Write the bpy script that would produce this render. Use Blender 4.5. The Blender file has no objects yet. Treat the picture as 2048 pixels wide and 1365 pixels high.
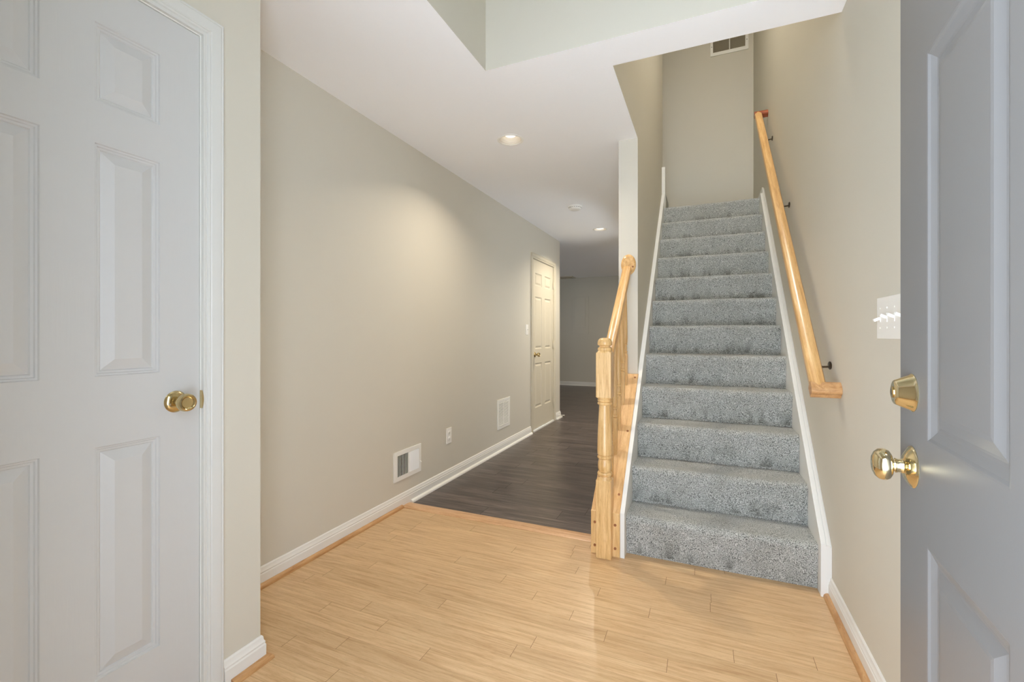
import bpy, bmesh, math, random
from mathutils import Matrix, Vector
R = math.radians
random.seed(7)
S = bpy.context.scene
COL = S.collection

LV = dict(world=1.0, can1=8, can2=17, stair=30, passage=7, far=19, bulb=1.3)   # strengths of the daylight, the cans and the added unseen lamps
# ------------------------------------------------------------------ camera, world, exposure
F_PX, VX, HY, H = 900.0, 1410.0, 671.0, 1.14
TH = math.atan((VX - 1024) / F_PX)
cd = bpy.data.cameras.new('camera')
cam = bpy.data.objects.new('camera', cd); COL.objects.link(cam)
cd.sensor_width = 36; cd.lens = F_PX / 2048 * 36
cd.shift_y = -(682.5 - HY) / 2048
cd.clip_start = 0.02
cam.location = (0, 0, H); cam.rotation_euler = (R(90), 0, TH)
S.camera = cam
S.view_settings.view_transform = 'Standard'
S.view_settings.look = 'None'
S.view_settings.gamma = 1
S.view_settings.use_curve_mapping = False
S.view_settings.exposure = 0.31
S.cycles.max_bounces = 14
S.cycles.diffuse_bounces = 10
S.cycles.sample_clamp_indirect = 6
S.cycles.use_denoising = True

W = bpy.data.worlds.new('world'); S.world = W; W.use_nodes = True
wn = W.node_tree; wn.nodes.clear()
wo = wn.nodes.new('ShaderNodeOutputWorld'); wb = wn.nodes.new('ShaderNodeBackground')
tc = wn.nodes.new('ShaderNodeTexCoord'); sx = wn.nodes.new('ShaderNodeSeparateXYZ')
wr = wn.nodes.new('ShaderNodeValToRGB'); wr.color_ramp.elements[0].position = .48
wr.color_ramp.elements[0].color = (9.5, 10.8, 12.4, 1)     # ground half made brighter than the sky to lift the ceilings
wr.color_ramp.elements[1].position = .53; wr.color_ramp.elements[1].color = (5.4, 6.0, 7.0, 1)
mp = wn.nodes.new('ShaderNodeMapRange'); mp.inputs[1].default_value = -1; mp.inputs[2].default_value = 1
wn.links.new(tc.outputs['Generated'], sx.inputs[0]); wn.links.new(sx.outputs[2], mp.inputs[0])
wn.links.new(mp.outputs[0], wr.inputs[0])
# tilt added to the daylight, stronger from the left to lift the right wall
ma = wn.nodes.new('ShaderNodeMapRange'); ma.inputs[1].default_value = -1; ma.inputs[2].default_value = 1
ma.inputs[3].default_value = 1.3; ma.inputs[4].default_value = .7
wn.links.new(sx.outputs[0], ma.inputs[0]); wm = wn.nodes.new('ShaderNodeVectorMath'); wm.operation = 'SCALE'
wn.links.new(wr.outputs[0], wm.inputs[0]); wn.links.new(ma.outputs[0], wm.inputs['Scale']); wn.links.new(wm.outputs[0], wb.inputs[0])
wb.inputs[1].default_value = LV['world']
wn.links.new(wb.outputs[0], wo.inputs[0])

def area(name, loc, rot, sx_, sy_, power, color=(1, 1, 1), portal=False, shape='RECTANGLE', spread=180):
    l = bpy.data.lights.new(name, 'AREA'); l.shape = shape; l.size = sx_; l.size_y = sy_
    l.energy = power; l.color = color; l.spread = R(spread)
    if portal: l.cycles.is_portal = True
    o = bpy.data.objects.new(name, l); COL.objects.link(o); o.location = loc; o.rotation_euler = rot
    return o
# openings of the house: the front door the camera looks through, the foyer window above it, plus unseen side and far openings added for brightness
area('front_door_daylight', (-.155, .03, 1.03), (R(90), 0, R(180)), .94, 2.06, 1, portal=True)
area('foyer_window_daylight', (-.155, .03, 4.40), (R(90), 0, R(180)), .94, .50, 1, portal=True)
area('added_side_daylight', (.53, 5.1, 1.1), (R(90), 0, R(90)), 1.0, .6, 1, portal=True)  # unseen side opening put in to bring daylight into the hall
area('added_far_daylight', (-6.02, 7.6, 1.0), (R(90), 0, R(-90)), .9, .4, 1, portal=True)  # unseen window put in to light the far room

# ------------------------------------------------------------------ materials
def lin(c): return tuple(((x / 255) / 12.92 if x <= 10 else (((x / 255) + .055) / 1.055) ** 2.4) for x in c)
class NT:
    def __init__(s, name):
        s.m = bpy.data.materials.new(name); s.m.use_nodes = True; s.t = s.m.node_tree
        s.b = s.t.nodes['Principled BSDF']
    def n(s, typ, **kw):
        x = s.t.nodes.new('ShaderNode' + typ)
        for k, v in kw.items(): setattr(x, k, v)
        return x
    def l(s, a, b): s.t.links.new(a, b)
    def coords(s, scale=(1, 1, 1), rot=(0, 0, 0), obj=True):
        t = s.n('TexCoord'); m0 = s.n('Mapping'); m0.inputs['Rotation'].default_value = rot; m = s.n('Mapping'); m.inputs['Scale'].default_value = scale
        s.l(t.outputs['Object'], m0.inputs[0]); s.l(m0.outputs[0], m.inputs[0]); return m.outputs[0]
    def noise(s, vec, scale, detail=3, rough=.55, dist=0):
        x = s.n('TexNoise'); x.inputs['Scale'].default_value = scale; x.inputs['Detail'].default_value = detail
        x.inputs['Roughness'].default_value = rough; x.inputs['Distortion'].default_value = dist
        s.l(vec, x.inputs['Vector']); return x.outputs['Fac']
    def ramp(s, fac, stops, interp='LINEAR'):
        r = s.n('ValToRGB'); e = r.color_ramp.elements; r.color_ramp.interpolation = interp
        while len(e) < len(stops): e.new(.5)
        for i, (p, c) in enumerate(stops): e[i].position = p; e[i].color = (*c, 1)
        s.l(fac, r.inputs[0]); return r.outputs[0]
    def mix(s, fac, a, b, mode='MIX'):
        x = s.n('Mix', data_type='RGBA', blend_type=mode)
        for sock, v in ((x.inputs[0], fac), (x.inputs[6], a), (x.inputs[7], b)):
            if hasattr(v, 'is_output'): s.l(v, sock)
            else: sock.default_value = v if not isinstance(v, tuple) else (*v, 1)
        return x.outputs[2]
    def bump(s, h, strength, dist=.001):
        x = s.n('Bump'); x.inputs['Strength'].default_value = strength; x.inputs['Distance'].default_value = dist
        s.l(h, x.inputs['Height']); s.l(x.outputs[0], s.b.inputs['Normal'])
    def base(s, v, rough=.5, spec=.5, metal=0):
        if hasattr(v, 'is_output'): s.l(v, s.b.inputs['Base Color'])
        else: s.b.inputs['Base Color'].default_value = (*v, 1)
        s.b.inputs['Roughness'].default_value = rough; s.b.inputs['Specular IOR Level'].default_value = spec
        s.b.inputs['Metallic'].default_value = metal

def paint(name, col, rough=.6, spec=.3, bump=.12):
    n = NT(name); v = n.coords()
    a = n.noise(v, 2.2, 2); c = n.mix(a, tuple(x * .985 for x in col), tuple(min(1, x * 1.015) for x in col))
    n.base(c, rough, spec); n.bump(n.noise(v, 260, 2), bump, .0006); return n.m
def trimmat(name, col, rough=.35, grain=None, gs=.25):
    n = NT(name); n.base(col, rough, .45)
    if grain:
        v = n.coords(grain); n.bump(n.noise(v, 1, 4, .65, .4), gs, .0012)
    else:
        n.bump(n.noise(n.coords(), 60, 2), .05, .0005)
    return n.m
def oak(name, c0, c1, c2, scale, rot=(0, 0, 0), rough=.33, attr=False, coat=.15):
    n = NT(name); v = n.coords(scale, rot)
    if attr:
        at = n.n('Attribute'); at.attribute_name = 'pid'
        ad = n.n('VectorMath', operation='ADD'); n.l(v, ad.inputs[0])
        cm = n.n('VectorMath', operation='SCALE'); n.l(at.outputs['Color'], cm.inputs[0]); cm.inputs['Scale'].default_value = 37.
        n.l(cm.outputs[0], ad.inputs[1]); v = ad.outputs[0]
    g1 = n.noise(v, 1, 6, .62, .6)
    c = n.ramp(g1, [(.3, c0), (.5, c1), (.68, c2)])
    v2 = n.n('VectorMath', operation='MULTIPLY'); n.l(v, v2.inputs[0]); v2.inputs[1].default_value = (3.2, 3.2, 3.2)
    g2 = n.noise(v2.outputs[0], 2.4, 3, .7)
    k = n.ramp(g2, [(.30, (.80, .76, .70)), (.46, (1, 1, 1))])
    c = n.mix(1.0, c, k, 'MULTIPLY')
    if attr:
        pr = n.ramp(at.outputs['Fac'], attr)
        c = n.mix(1.0, c, pr, 'MULTIPLY')
    n.base(c, rough, .45); n.b.inputs['Coat Weight'].default_value = coat; n.b.inputs['Coat Roughness'].default_value = .2
    n.bump(g2, .12, .0006); return n.m
def metal(name, col, rough=.15):
    n = NT(name); n.base(col, rough, .5, 1)
    n.bump(n.noise(n.coords(), 90, 2), .03, .0004); return n.m

WALLC = lin((209, 204, 190))
M = {}
M['wall'] = paint('wall_paint_greige', WALLC)
M['ceiling'] = paint('ceiling_paint_white', lin((250, 250, 251)), .8, .15, .1)
M['trim'] = trimmat('white_semigloss_trim', lin((230, 229, 223)))
M['doorwhite'] = trimmat('white_embossed_door', lin((203, 203, 201)), .38, (160, 160, 9), .16)
M['doorcream'] = trimmat('cream_closet_door', lin((206, 198, 178)), .4, (140, 140, 9), .1)
n = NT('grey_blue_door_paint'); n.base(lin((113, 112, 111)), .34, .5)
_v = n.coords(); n.bump(n.noise(_v, 240, 2), .06, .0005)
_s = n.noise(n.coords((34, 34, 7)), 1, 4, .6); _k = n.ramp(_s, [(.775, lin((113, 112, 111))), (.80, lin((196, 198, 200)))])
n.l(_k, n.b.inputs['Base Color']); M['doorgrey'] = n.m
OA = (lin((186, 138, 84)), lin((212, 170, 114)), lin((226, 188, 134)))
M['oak_z'] = oak('oak_vertical_grain', lin((196, 152, 92)), lin((221, 181, 122)), lin((233, 198, 142)), (70, 70, 5))
M['oak_y'] = oak('oak_rail_grain', lin((190, 142, 84)), lin((214, 170, 110)), lin((228, 190, 132)), (60, 4, 60), (R(-43.4), 0, 0), .28)
M['oak_cap'] = oak('oak_cap_grain', lin((196, 150, 96)), lin((217, 174, 118)), lin((227, 189, 136)), (55, 7, 55), (R(-43.4), 0, 0), .4)
M['oak_line'] = oak('oak_shoe_grain', lin((166, 118, 72)), lin((192, 146, 96)), lin((206, 162, 112)), (30, 6, 60), rough=.45)
M['oak_strip'] = oak('oak_threshold_grain', lin((184, 140, 98)), lin((206, 164, 122)), lin((218, 178, 138)), (6, 40, 60), rough=.45)
M['oak_floor'] = oak('oak_floor_planks', lin((190, 152, 108)), lin((211, 176, 132)), lin((222, 190, 146)), (4.5, 75, 1), rough=.36,
                     attr=[(0, (.90, .89, .87)), (.3, (.96, .96, .96)), (.7, (1, 1, 1)), (1, (1.0, 1.0, 1.0))], coat=.1)
M['dark_floor'] = oak('dark_plank_floor', lin((46, 38, 35)), lin((85, 74, 69)), lin((118, 107, 102)), (3.0, 42, 1), rough=.3,
                      attr=[(0, (.72, .72, .72)), (1, (1.05, 1.05, 1.05))], coat=.1)
M['gap'] = trimmat('plank_gap', lin((96, 62, 34)), .8)
M['gapd'] = trimmat('dark_plank_gap', lin((28, 22, 20)), .8)
M['brass'] = metal('polished_brass', (.82, .72, .48), .08)
M['brassold'] = metal('worn_brass', (.62, .50, .27), .17)
M['steel'] = metal('brushed_steel', (.6, .58, .55), .3)
M['darkmetal'] = metal('dark_bracket_metal', (.14, .11, .08), .4)
M['plastic'] = trimmat('white_plastic', lin((243, 241, 234)), .3)
M['slot'] = trimmat('dark_slot', lin((30, 28, 26)), .8)
M['duct'] = trimmat('duct_shadow', lin((92, 90, 82)), .7)
M['baffle'] = trimmat('cream_lamp_baffle', lin((214, 206, 192)), .6)
M['casing'] = trimmat('white_door_casing', lin((214, 214, 209)))
M['grille'] = trimmat('shaded_filter_grille', lin((176, 167, 146)), .6)
M['ventwhite'] = trimmat('white_enamel_vent', lin((240, 239, 232)), .35)
M['plug'] = trimmat('oak_plug', lin((150, 96, 56)), .5)
M['return_shade'] = trimmat('shaded_oak_end', lin((150, 74, 36)), .45)  # dark red of the return's shadowed underside, shade put into the colour
M['rubber'] = trimmat('white_rubber', lin((225, 223, 216)), .6)
M['concrete'] = paint('porch_concrete', lin((150, 146, 138)), .8)
# carpet
n = NT('grey_cut_pile_carpet'); v = n.coords()
f1 = n.noise(v, 300, 2, .6); f2 = n.noise(v, 7, 3, .6)
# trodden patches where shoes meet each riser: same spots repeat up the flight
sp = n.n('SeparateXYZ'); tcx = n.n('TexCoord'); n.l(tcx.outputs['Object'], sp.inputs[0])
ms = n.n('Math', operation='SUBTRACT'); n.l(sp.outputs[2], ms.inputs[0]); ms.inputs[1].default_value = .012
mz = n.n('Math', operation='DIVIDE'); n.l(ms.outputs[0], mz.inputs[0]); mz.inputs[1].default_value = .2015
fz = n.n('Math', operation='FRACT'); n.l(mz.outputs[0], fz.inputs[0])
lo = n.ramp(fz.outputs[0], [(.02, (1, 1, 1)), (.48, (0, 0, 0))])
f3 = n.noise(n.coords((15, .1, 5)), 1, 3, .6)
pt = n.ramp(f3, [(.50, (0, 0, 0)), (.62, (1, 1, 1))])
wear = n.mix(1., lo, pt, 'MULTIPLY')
c = n.ramp(f1, [(.35, lin((60, 61, 58))), (.47, lin((160, 161, 155))), (.62, lin((216, 217, 211)))])
c = n.mix(1., c, n.ramp(f2, [(.33, (.88, .88, .87)), (.56, (1, 1, 1))]), 'MULTIPLY')
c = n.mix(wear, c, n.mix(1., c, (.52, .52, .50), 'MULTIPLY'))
n.base(c, .95, .1); n.b.inputs['Sheen Weight'].default_value = .25; n.bump(f1, .8, .006); M['carpet'] = n.m
def emis(name, col, st):
    n = NT(name); n.base((.8, .8, .8), .5); n.b.inputs['Emission Color'].default_value = (*col, 1)
    n.b.inputs['Emission Strength'].default_value = st; return n.m
M['lamp'] = emis('warm_lamp_lens', (1, .93, .82), LV['bulb'])
M['added_lamp'] = emis('added_lamp_glass', (1, .93, .82), LV['bulb'] * 2)  # glow of the added dome lamps

# ------------------------------------------------------------------ mesh helpers
def box(bm, x0, x1, y0, y1, z0, z1):
    vs = [bm.verts.new(p) for p in ((x0, y0, z0), (x1, y0, z0), (x1, y1, z0), (x0, y1, z0), (x0, y0, z1), (x1, y0, z1), (x1, y1, z1), (x0, y1, z1))]
    for f in ((0, 3, 2, 1), (4, 5, 6, 7), (0, 1, 5, 4), (1, 2, 6, 5), (2, 3, 7, 6), (3, 0, 4, 7)):
        bm.faces.new([vs[i] for i in f])
    return vs
def bbox_(bm, x0, x1, y0, y1, z0, z1, r=.003, seg=2):
    t = bmesh.new(); box(t, x0, x1, y0, y1, z0, z1)
    bmesh.ops.bevel(t, geom=t.edges[:], offset=r, segments=seg, affect='EDGES', profile=.5)
    merge(bm, t)
def merge(bm, t, mat=None):
    me = bpy.data.meshes.new('tmp'); t.to_mesh(me); t.free()
    if mat is not None: me.transform(mat)
    bm.from_mesh(me); bpy.data.meshes.remove(me)
def prism(bm, pts, a0, a1, axis='X'):
    # pts are 2D: for X (y,z); for Y (x,z); for Z (x,y)
    def P(p, a): return {'X': (a, p[0], p[1]), 'Y': (p[0], a, p[1]), 'Z': (p[0], p[1], a)}[axis]
    A = [bm.verts.new(P(p, a0)) for p in pts]; B = [bm.verts.new(P(p, a1)) for p in pts]
    bm.faces.new(A); bm.faces.new(list(reversed(B)))
    k = len(pts)
    for i in range(k): bm.faces.new([A[i], B[i], B[(i + 1) % k], A[(i + 1) % k]])
def lathe(bm, prof, mat=Matrix(), seg=40, sy=1.0, caps=True):
    # prof: (radius, height) revolved about local Z
    rings = []
    for r, h in prof:
        if r < 1e-6: rings.append([bm.verts.new(mat @ Vector((0, 0, h)))])
        else: rings.append([bm.verts.new(mat @ Vector((r * math.cos(2 * math.pi * i / seg), sy * r * math.sin(2 * math.pi * i / seg), h))) for i in range(seg)])
    for a, b in zip(rings, rings[1:]):
        for i in range(seg):
            j = (i + 1) % seg
            if len(a) == 1 and len(b) == 1: continue
            if len(a) == 1: bm.faces.new([a[0], b[i], b[j]])
            elif len(b) == 1: bm.faces.new([a[i], b[0], a[j]])
            else: bm.faces.new([a[i], b[i], b[j], a[j]])
    if caps and len(rings[0]) > 1: bm.faces.new(rings[0])
    if caps and len(rings[-1]) > 1: bm.faces.new(list(reversed(rings[-1])))
def obj(name, bm, mat, parent=None, smooth=False, loc=None, autos=None):
    bmesh.ops.recalc_face_normals(bm, faces=bm.faces[:])
    me = bpy.data.meshes.new(name); bm.to_mesh(me); bm.free()
    for m in (mat if isinstance(mat, list) else [mat]): me.materials.append(m)
    o = bpy.data.objects.new(name, me); COL.objects.link(o)
    if smooth:
        for p in me.polygons: p.use_smooth = True
        a = autos or 40
        # sharp edges by angle
        b2 = bmesh.new(); b2.from_mesh(me)
        for e in b2.edges:
            if len(e.link_faces) == 2 and e.calc_face_angle(0) > R(a): e.smooth = False
        b2.to_mesh(me); b2.free()
    if parent: o.parent = parent
    if loc: o.location = loc
    return o
def struct(name, bm, mat, **k):
    o = obj(name, bm, mat, **k); o['kind'] = 'structure'; return o
def empty(name, loc, rz=0, label=None, cat=None, group=None, kind=None, parent=None):
    o = bpy.data.objects.new(name, None); COL.objects.link(o); o.location = loc; o.rotation_euler = (0, 0, rz)
    o.empty_display_size = .05
    if label: o['label'] = label
    if cat: o['category'] = cat
    if group: o['group'] = group
    if kind: o['kind'] = kind
    if parent: o.parent = parent
    return o
def copy_tree(o, parent=None):
    c = o.copy(); COL.objects.link(c); c.parent = parent
    for ch in [q for q in bpy.data.objects if q.parent == o and q is not c]: copy_tree(ch, c)
    return c
# panelled leaf in local coords: X width, Z height, front face at y=0 facing -Y, back at y=t
def leaf(w, h, t, us, vs, holes, rings, both=True, z0=0):
    bm = bmesh.new()
    U = sorted(set([0, w] + us)); V = sorted(set([z0, z0 + h] + vs))
    def side(y, sg):
        def ishole(a, b): return any(x0 - 1e-6 <= a < x1 - 1e-6 and y0 - 1e-6 <= b < y1 - 1e-6 for x0, x1, y0, y1 in holes)
        for i in range(len(U) - 1):
            for j in range(len(V) - 1):
                if ishole(U[i], V[j]): continue
                bm.faces.new([bm.verts.new((U[i], y, V[j])), bm.verts.new((U[i + 1], y, V[j])), bm.verts.new((U[i + 1], y, V[j + 1])), bm.verts.new((U[i], y, V[j + 1]))])
        for x0, x1, y0, y1 in holes:
            prev = None
            for ins, d in rings:
                c = [bm.verts.new(p) for p in ((x0 + ins, y + sg * d, y0 + ins), (x1 - ins, y + sg * d, y0 + ins), (x1 - ins, y + sg * d, y1 - ins), (x0 + ins, y + sg * d, y1 - ins))]
                if prev:
                    for k in range(4): bm.faces.new([prev[k], prev[(k + 1) % 4], c[(k + 1) % 4], c[k]])
                prev = c
            bm.faces.new(prev)
    side(0, 1)
    side(t, -1)
    z1 = z0 + h
    for q in (((0, 0, z0), (0, t, z0), (0, t, z1), (0, 0, z1)), ((w, 0, z0), (w, t, z0), (w, t, z1), (w, 0, z1)), ((0, 0, z0), (w, 0, z0), (w, t, z0), (0, t, z0)), ((0, 0, z1), (w, 0, z1), (w, t, z1), (0, t, z1))):
        bm.faces.new([bm.verts.new(p) for p in q])
    bmesh.ops.remove_doubles(bm, verts=bm.verts[:], dist=1e-5)
    return bm
def casing(u0, u1, v1, prof, v0=0.0):
    # three-sided mitred frame about the opening u0..u1, top v1; prof = (outward, protrusion)
    bm = bmesh.new(); rows = []
    for w, p in prof:
        rows.append([bm.verts.new(q) for q in ((u0 - w, -p, v0), (u0 - w, -p, v1 + w), (u1 + w, -p, v1 + w), (u1 + w, -p, v0))])
    k = len(rows)
    for i in range(k):
        a, b = rows[i], rows[(i + 1) % k]
        for j in range(3): bm.faces.new([a[j], b[j], b[j + 1], a[j + 1]])
    bm.faces.new([r[0] for r in rows]); bm.faces.new([r[3] for r in rows])
    return bm
CASE = [(0, 0), (0, .010), (.006, .0115), (.009, .008), (.012, .008), (.014, .011), (.019, .0125), (.022, .0105), (.025, .013), (.040, .0165), (.051, .0165), (.054, .015), (.056, .017), (.060, .016), (.061, .012), (.061, 0)]

# ------------------------------------------------------------------ room shell
XL, XR, XN = -1.855, .505, -1.43      # left wall, right wall, near closet wall
YF = .165                              # inner face of the front wall
CZ, UZ = 2.44, 5.18
def planks(name, x0, x1, y0, y1, rows, pinned, lmin, lmax, gx, gy, mat, gap):
    bm = bmesh.new(); lay = bm.faces.layers.float_color.new('pid')
    for ya, yb in rows:
        js = [p for p, yc in pinned if yb <= yc <= ya]
        if not js:
            js = [x1 - random.uniform(.05, lmax)]
        js = sorted(js)
        x = js[0]
        while x > x0: x -= random.uniform(lmin, lmax); js.append(x)
        x = max(js)
        while x < x1: x += random.uniform(lmin, lmax); js.append(x)
        js = sorted(set([x0] + [j for j in js if x0 + .03 < j < x1 - .03] + [x1]))
        for a, b in zip(js, js[1:]):
            f = bm.faces.new([bm.verts.new(p) for p in ((a + gx, yb + gy, 0), (b - gx, yb + gy, 0), (b - gx, ya - gy, 0), (a + gx, ya - gy, 0))])
            r = random.random(); f[lay] = (r, r, r, 1); f.material_index = 0
    t = bmesh.new(); box(t, x0, x1, y0, y1, -.03, -.0012)
    me = bpy.data.meshes.new('t'); t.to_mesh(me); t.free()
    n0 = len(bm.faces); bm.from_mesh(me); bpy.data.meshes.remove(me)
    bm.faces.ensure_lookup_table()
    for f in bm.faces[n0:]: f.material_index = 1
    return struct(name, bm, [mat, gap])
PIN = [(-.933, 2.205), (-.57, 2.13), (-.866, 1.91), (-.685, 1.84), (-.433, 1.99), (-1.024, 1.625), (-.346, 1.70), (-1.514, 1.77), (-.635, 1.53), (-.919, 1.355),
       (-1.164, 1.46), (-1.233, 1.29), (-1.464, 1.42), (-1.146, 1.14), (-1.672, 2.13), (-1.61, 2.06), (-.635, 2.27), (.02, 2.06), (-.12, 1.62), (.1, 1.40), (-.05, 1.20)]
rows = []; y = 2.4475
while y > .03: rows.append((y, max(y - .0705, .03))); y -= .0705
planks('floor', XL - .03, XR + .02, .03, 2.4475, rows, PIN, .55, 1.25, .0006, .0002, M['oak_floor'], M['gap'])
rows = []; y = 10.1
while y > 2.535: rows.append((y, max(y - .128, 2.535))); y -= .128
planks('floor', -6.0, .52, 2.535, 10.1, rows, [], .75, 1.2, .0008, .0005, M['dark_floor'], M['gapd'])
bm = bmesh.new()
prism(bm, [(2.4475, -.03), (2.4475, .002), (2.458, .008), (2.50, .009), (2.533, .006), (2.545, .001), (2.545, -.001), (2.535, -.001), (2.535, -.03)], XL + .001, -.40, 'X')
struct('trim_1', bm, M['oak_strip'], smooth=True)['label'] = 'oak transition strip between the light and dark plank floors'

def wall(name, boxes, mat='wall'):
    bm = bmesh.new()
    for b in boxes: box(bm, *b)
    return struct(name, bm, M[mat])
D3 = (4.932, 5.722, 2.046)    # far closet door opening in left wall
wall('wall_left', [(XL - .12, XL, 1.10, D3[0], 0, CZ), (XL - .12, XL, D3[0], D3[1], D3[2], CZ), (XL - .12, XL, D3[1], 6.01, 0, CZ)])
D2 = (.268, .899, 2.066)      # near closet door opening
wall('wall_closet', [(XN - .12, XN, YF, D2[0], 0, CZ), (XN - .12, XN, D2[0], D2[1], D2[2], CZ), (XN - .12, XN, D2[1], 1.10, 0, CZ), (XL, XN - .12, .98, 1.10, 0, CZ)])
wall('wall_front', [(XL - .12, -.625, .03, YF, 0, UZ), (.315, XR, .03, YF, 0, UZ), (-.625, .315, .03, YF, 2.06, 4.15),
                    (-.625, .315, .03, YF, 4.65, UZ), (-.70, -.625, .03, YF, 4.15, 4.65)])
wall('wall_right', [(XR, XR + .12, .03, 4.6, 0, UZ), (XR, XR + .12, 5.6, 5.88, 0, UZ), (XR, XR + .12, 4.6, 5.6, 1.4, UZ), (XR, XR + .12, 4.6, 5.6, 0, .8)])  # hole under the landing is added to let daylight in
wall('wall_back', [(-6.0, XR + .12, 9.95, 10.1, 0, CZ), (-6.12, -6.0, 6.01, 7.15, 0, CZ), (-6.12, -6.0, 8.05, 10.1, 0, CZ), (-6.12, -6.0, 7.15, 8.05, 1.2, CZ), (-6.12, -6.0, 7.15, 8.05, 0, .8), (-6.0, XL - .12, 5.89, 6.01, 0, CZ), (XR, XR + .12, 5.88, 9.95, 0, CZ)])  # hole in the left side is an added window for far-room light
wall('wall_stair', [(-.531, -.407, 3.05, 4.3, .885, UZ), (-.531, -.407, 4.3, 4.93, 2.05, UZ), (-.531, -.407, 3.052, 4.3, 0, .885), (-.531, -.407, 4.93, 5.70, 2.05, 2.41), (-.531, -.407, 5.70, 6.01, 0, 2.41), (-.531, -.407, 2.185, 3.05, CZ + .0004, UZ)])  # low gap is an added passage that lets light into the hall
wall('wall_void', [(-1.10, -.99, YF, 2.185, CZ + .0004, UZ), (-.99, XR, 1.98, 2.185, CZ + .0004, UZ)])
wall('wall_landing', [(-1.8, -.531, 5.764, 5.88, 2.452, UZ), (-.531, XR, 5.764, 5.88, 2.1, UZ), (-1.92, -1.8, 4.81, 5.88, 2.452, UZ), (-1.8, -.531, 4.81, 4.93, 2.452, UZ)])
wall('ceiling', [(-2.05, XR + .1, .03, 5.9, UZ, UZ + .05)], 'ceiling')
# lower ceiling with the two round can openings
CANS = [(-1.189, 2.746), (-1.183, 5.497)]
def ceil_piece(bm, x0, x1, y0, y1, cans):
    z = CZ; s = .11
    xs = sorted(set([x0, x1] + [c[0] - s for c in cans] + [c[0] + s for c in cans]))
    ys = sorted(set([y0, y1] + [c[1] - s for c in cans] + [c[1] + s for c in cans]))
    for i in range(len(xs) - 1):
        for j in range(len(ys) - 1):
            cx, cy = (xs[i] + xs[i + 1]) / 2, (ys[j] + ys[j + 1]) / 2
            hit = [c for c in cans if abs(cx - c[0]) < s and abs(cy - c[1]) < s]
            if hit: continue
            box(bm, xs[i], xs[i + 1], ys[j], ys[j + 1], z, z + .012)
    for c in cans:
        N = 48; sq = []; ci = []
        for k in range(N):
            a = 2 * math.pi * (k + .5) / N; m = max(abs(math.cos(a)), abs(math.sin(a)))
            sq.append((c[0] + s * math.cos(a) / m, c[1] + s * math.sin(a) / m)); ci.append((c[0] + .074 * math.cos(a), c[1] + .074 * math.sin(a)))
        # include square corners
        vs = [bm.verts.new((*p, z)) for p in sq]; vc = [bm.verts.new((*p, z)) for p in ci]
        for k in range(N):
            j = (k + 1) % N; bm.faces.new([vs[k], vs[j], vc[j], vc[k]])
            a0, a1 = 2 * math.pi * (k + .5) / N, 2 * math.pi * (k + 1.5) / N
            for q in (45, 135, 225, 315):
                if a0 < R(q) < a1: bm.faces.new([vs[k], bm.verts.new((c[0] + s * (1 if q in (45, 315) else -1), c[1] + s * (1 if q < 180 else -1), z)), vs[j]])
bm = bmesh.new()
ceil_piece(bm, -1.855, -.991, YF, 2.185, [])
ceil_piece(bm, -.991, XR, 1.981, 2.1845, [])
bmesh.ops.remove_doubles(bm, verts=bm.verts[:], dist=1e-6)
ceil_piece(bm, -1.855, -.408, 2.185, 6.01, CANS)
ceil_piece(bm, -6.0, XR, 6.01, 9.95, [])
struct('ceiling', bm, M['ceiling'])
# upper floor slab above the hall keeps the hall closed from daylight
wall('floor', [(XL - .12, -1.10, .03, 6.0, 2.60, 2.74), (-1.10, -.531, 2.185, 4.8, 2.60, 2.74), (-1.8, -.408, 4.93, 5.763, 2.47, 2.74), (-6.12, XR, 6.02, 10.1, 2.60, 2.74)], 'carpet')
bm = bmesh.new(); box(bm, -1.6, 1.4, -.55, .03, -.12, -.03); o = struct('floor', bm, M['concrete'])
# oak sill at the front door
bm = bmesh.new(); prism(bm, [(.03, -.03), (.03, .012), (.06, .018), (.15, .018), (.165, .003), (.165, -.03)], -.62, .31, 'X')
# frame of the foyer window above the door
bm.free()
bm = bmesh.new()
for b in ((-.625, .315, .07, .12, 4.15, 4.20), (-.625, .315, .07, .12, 4.60, 4.65), (-.625, -.575, .07, .12, 4.20, 4.60), (.265, .315, .07, .12, 4.20, 4.60), (-.18, -.13, .08, .11, 4.20, 4.60)): box(bm, *b)
struct('window_1', bm, M['trim'])

# baseboards : profile (protrusion, height)
BB = [(0, 0), (.013, 0), (.013, .055), (.0105, .060), (.0115, .066), (.008, .072), (.0065, .084), (.003, .089), (0, .089)]
QR = [(0, 0), (.019, 0), (.0185, .006), (.016, .012), (.011, .0165), (.005, .019), (0, .019)]
def run(path, prof, closed_ends=True, off=0, z=0):
    # sweep profile along polyline path on the floor; the room lies to the right of the direction of travel; mitred corners
    bm = bmesh.new(); pts = [Vector(p) for p in path]; secs = []
    for i, p in enumerate(pts):
        d0 = (pts[i] - pts[i - 1]).normalized() if i else None
        d1 = (pts[i + 1] - pts[i]).normalized() if i < len(pts) - 1 else None
        nn = [Vector((d.y, -d.x)) for d in (d0, d1) if d]
        nrm = nn[0] if len(nn) == 1 else (nn[0] + nn[1]) / (1 + nn[0].dot(nn[1]))
        secs.append([bm.verts.new((*(p + nrm * (q[0] + off)), q[1] + z)) for q in prof])
    k = len(prof)
    for a, b in zip(secs, secs[1:]):
        for i in range(k): bm.faces.new([a[i], b[i], b[(i + 1) % k], a[(i + 1) % k]])
    bm.faces.new(secs[0]); bm.faces.new(list(reversed(secs[-1])))
    return bm
def bb(name, path, oakshoe=None):
    o = struct(name, run(path, BB), M['trim'], smooth=True, autos=25)
    return o
bb('baseboard_left', [(XL, 1.10), (XL, 4.866)])
bb('baseboard_left', [(XL, 5.788), (XL, 6.01), (XL - 1.3, 6.01)])
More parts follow.
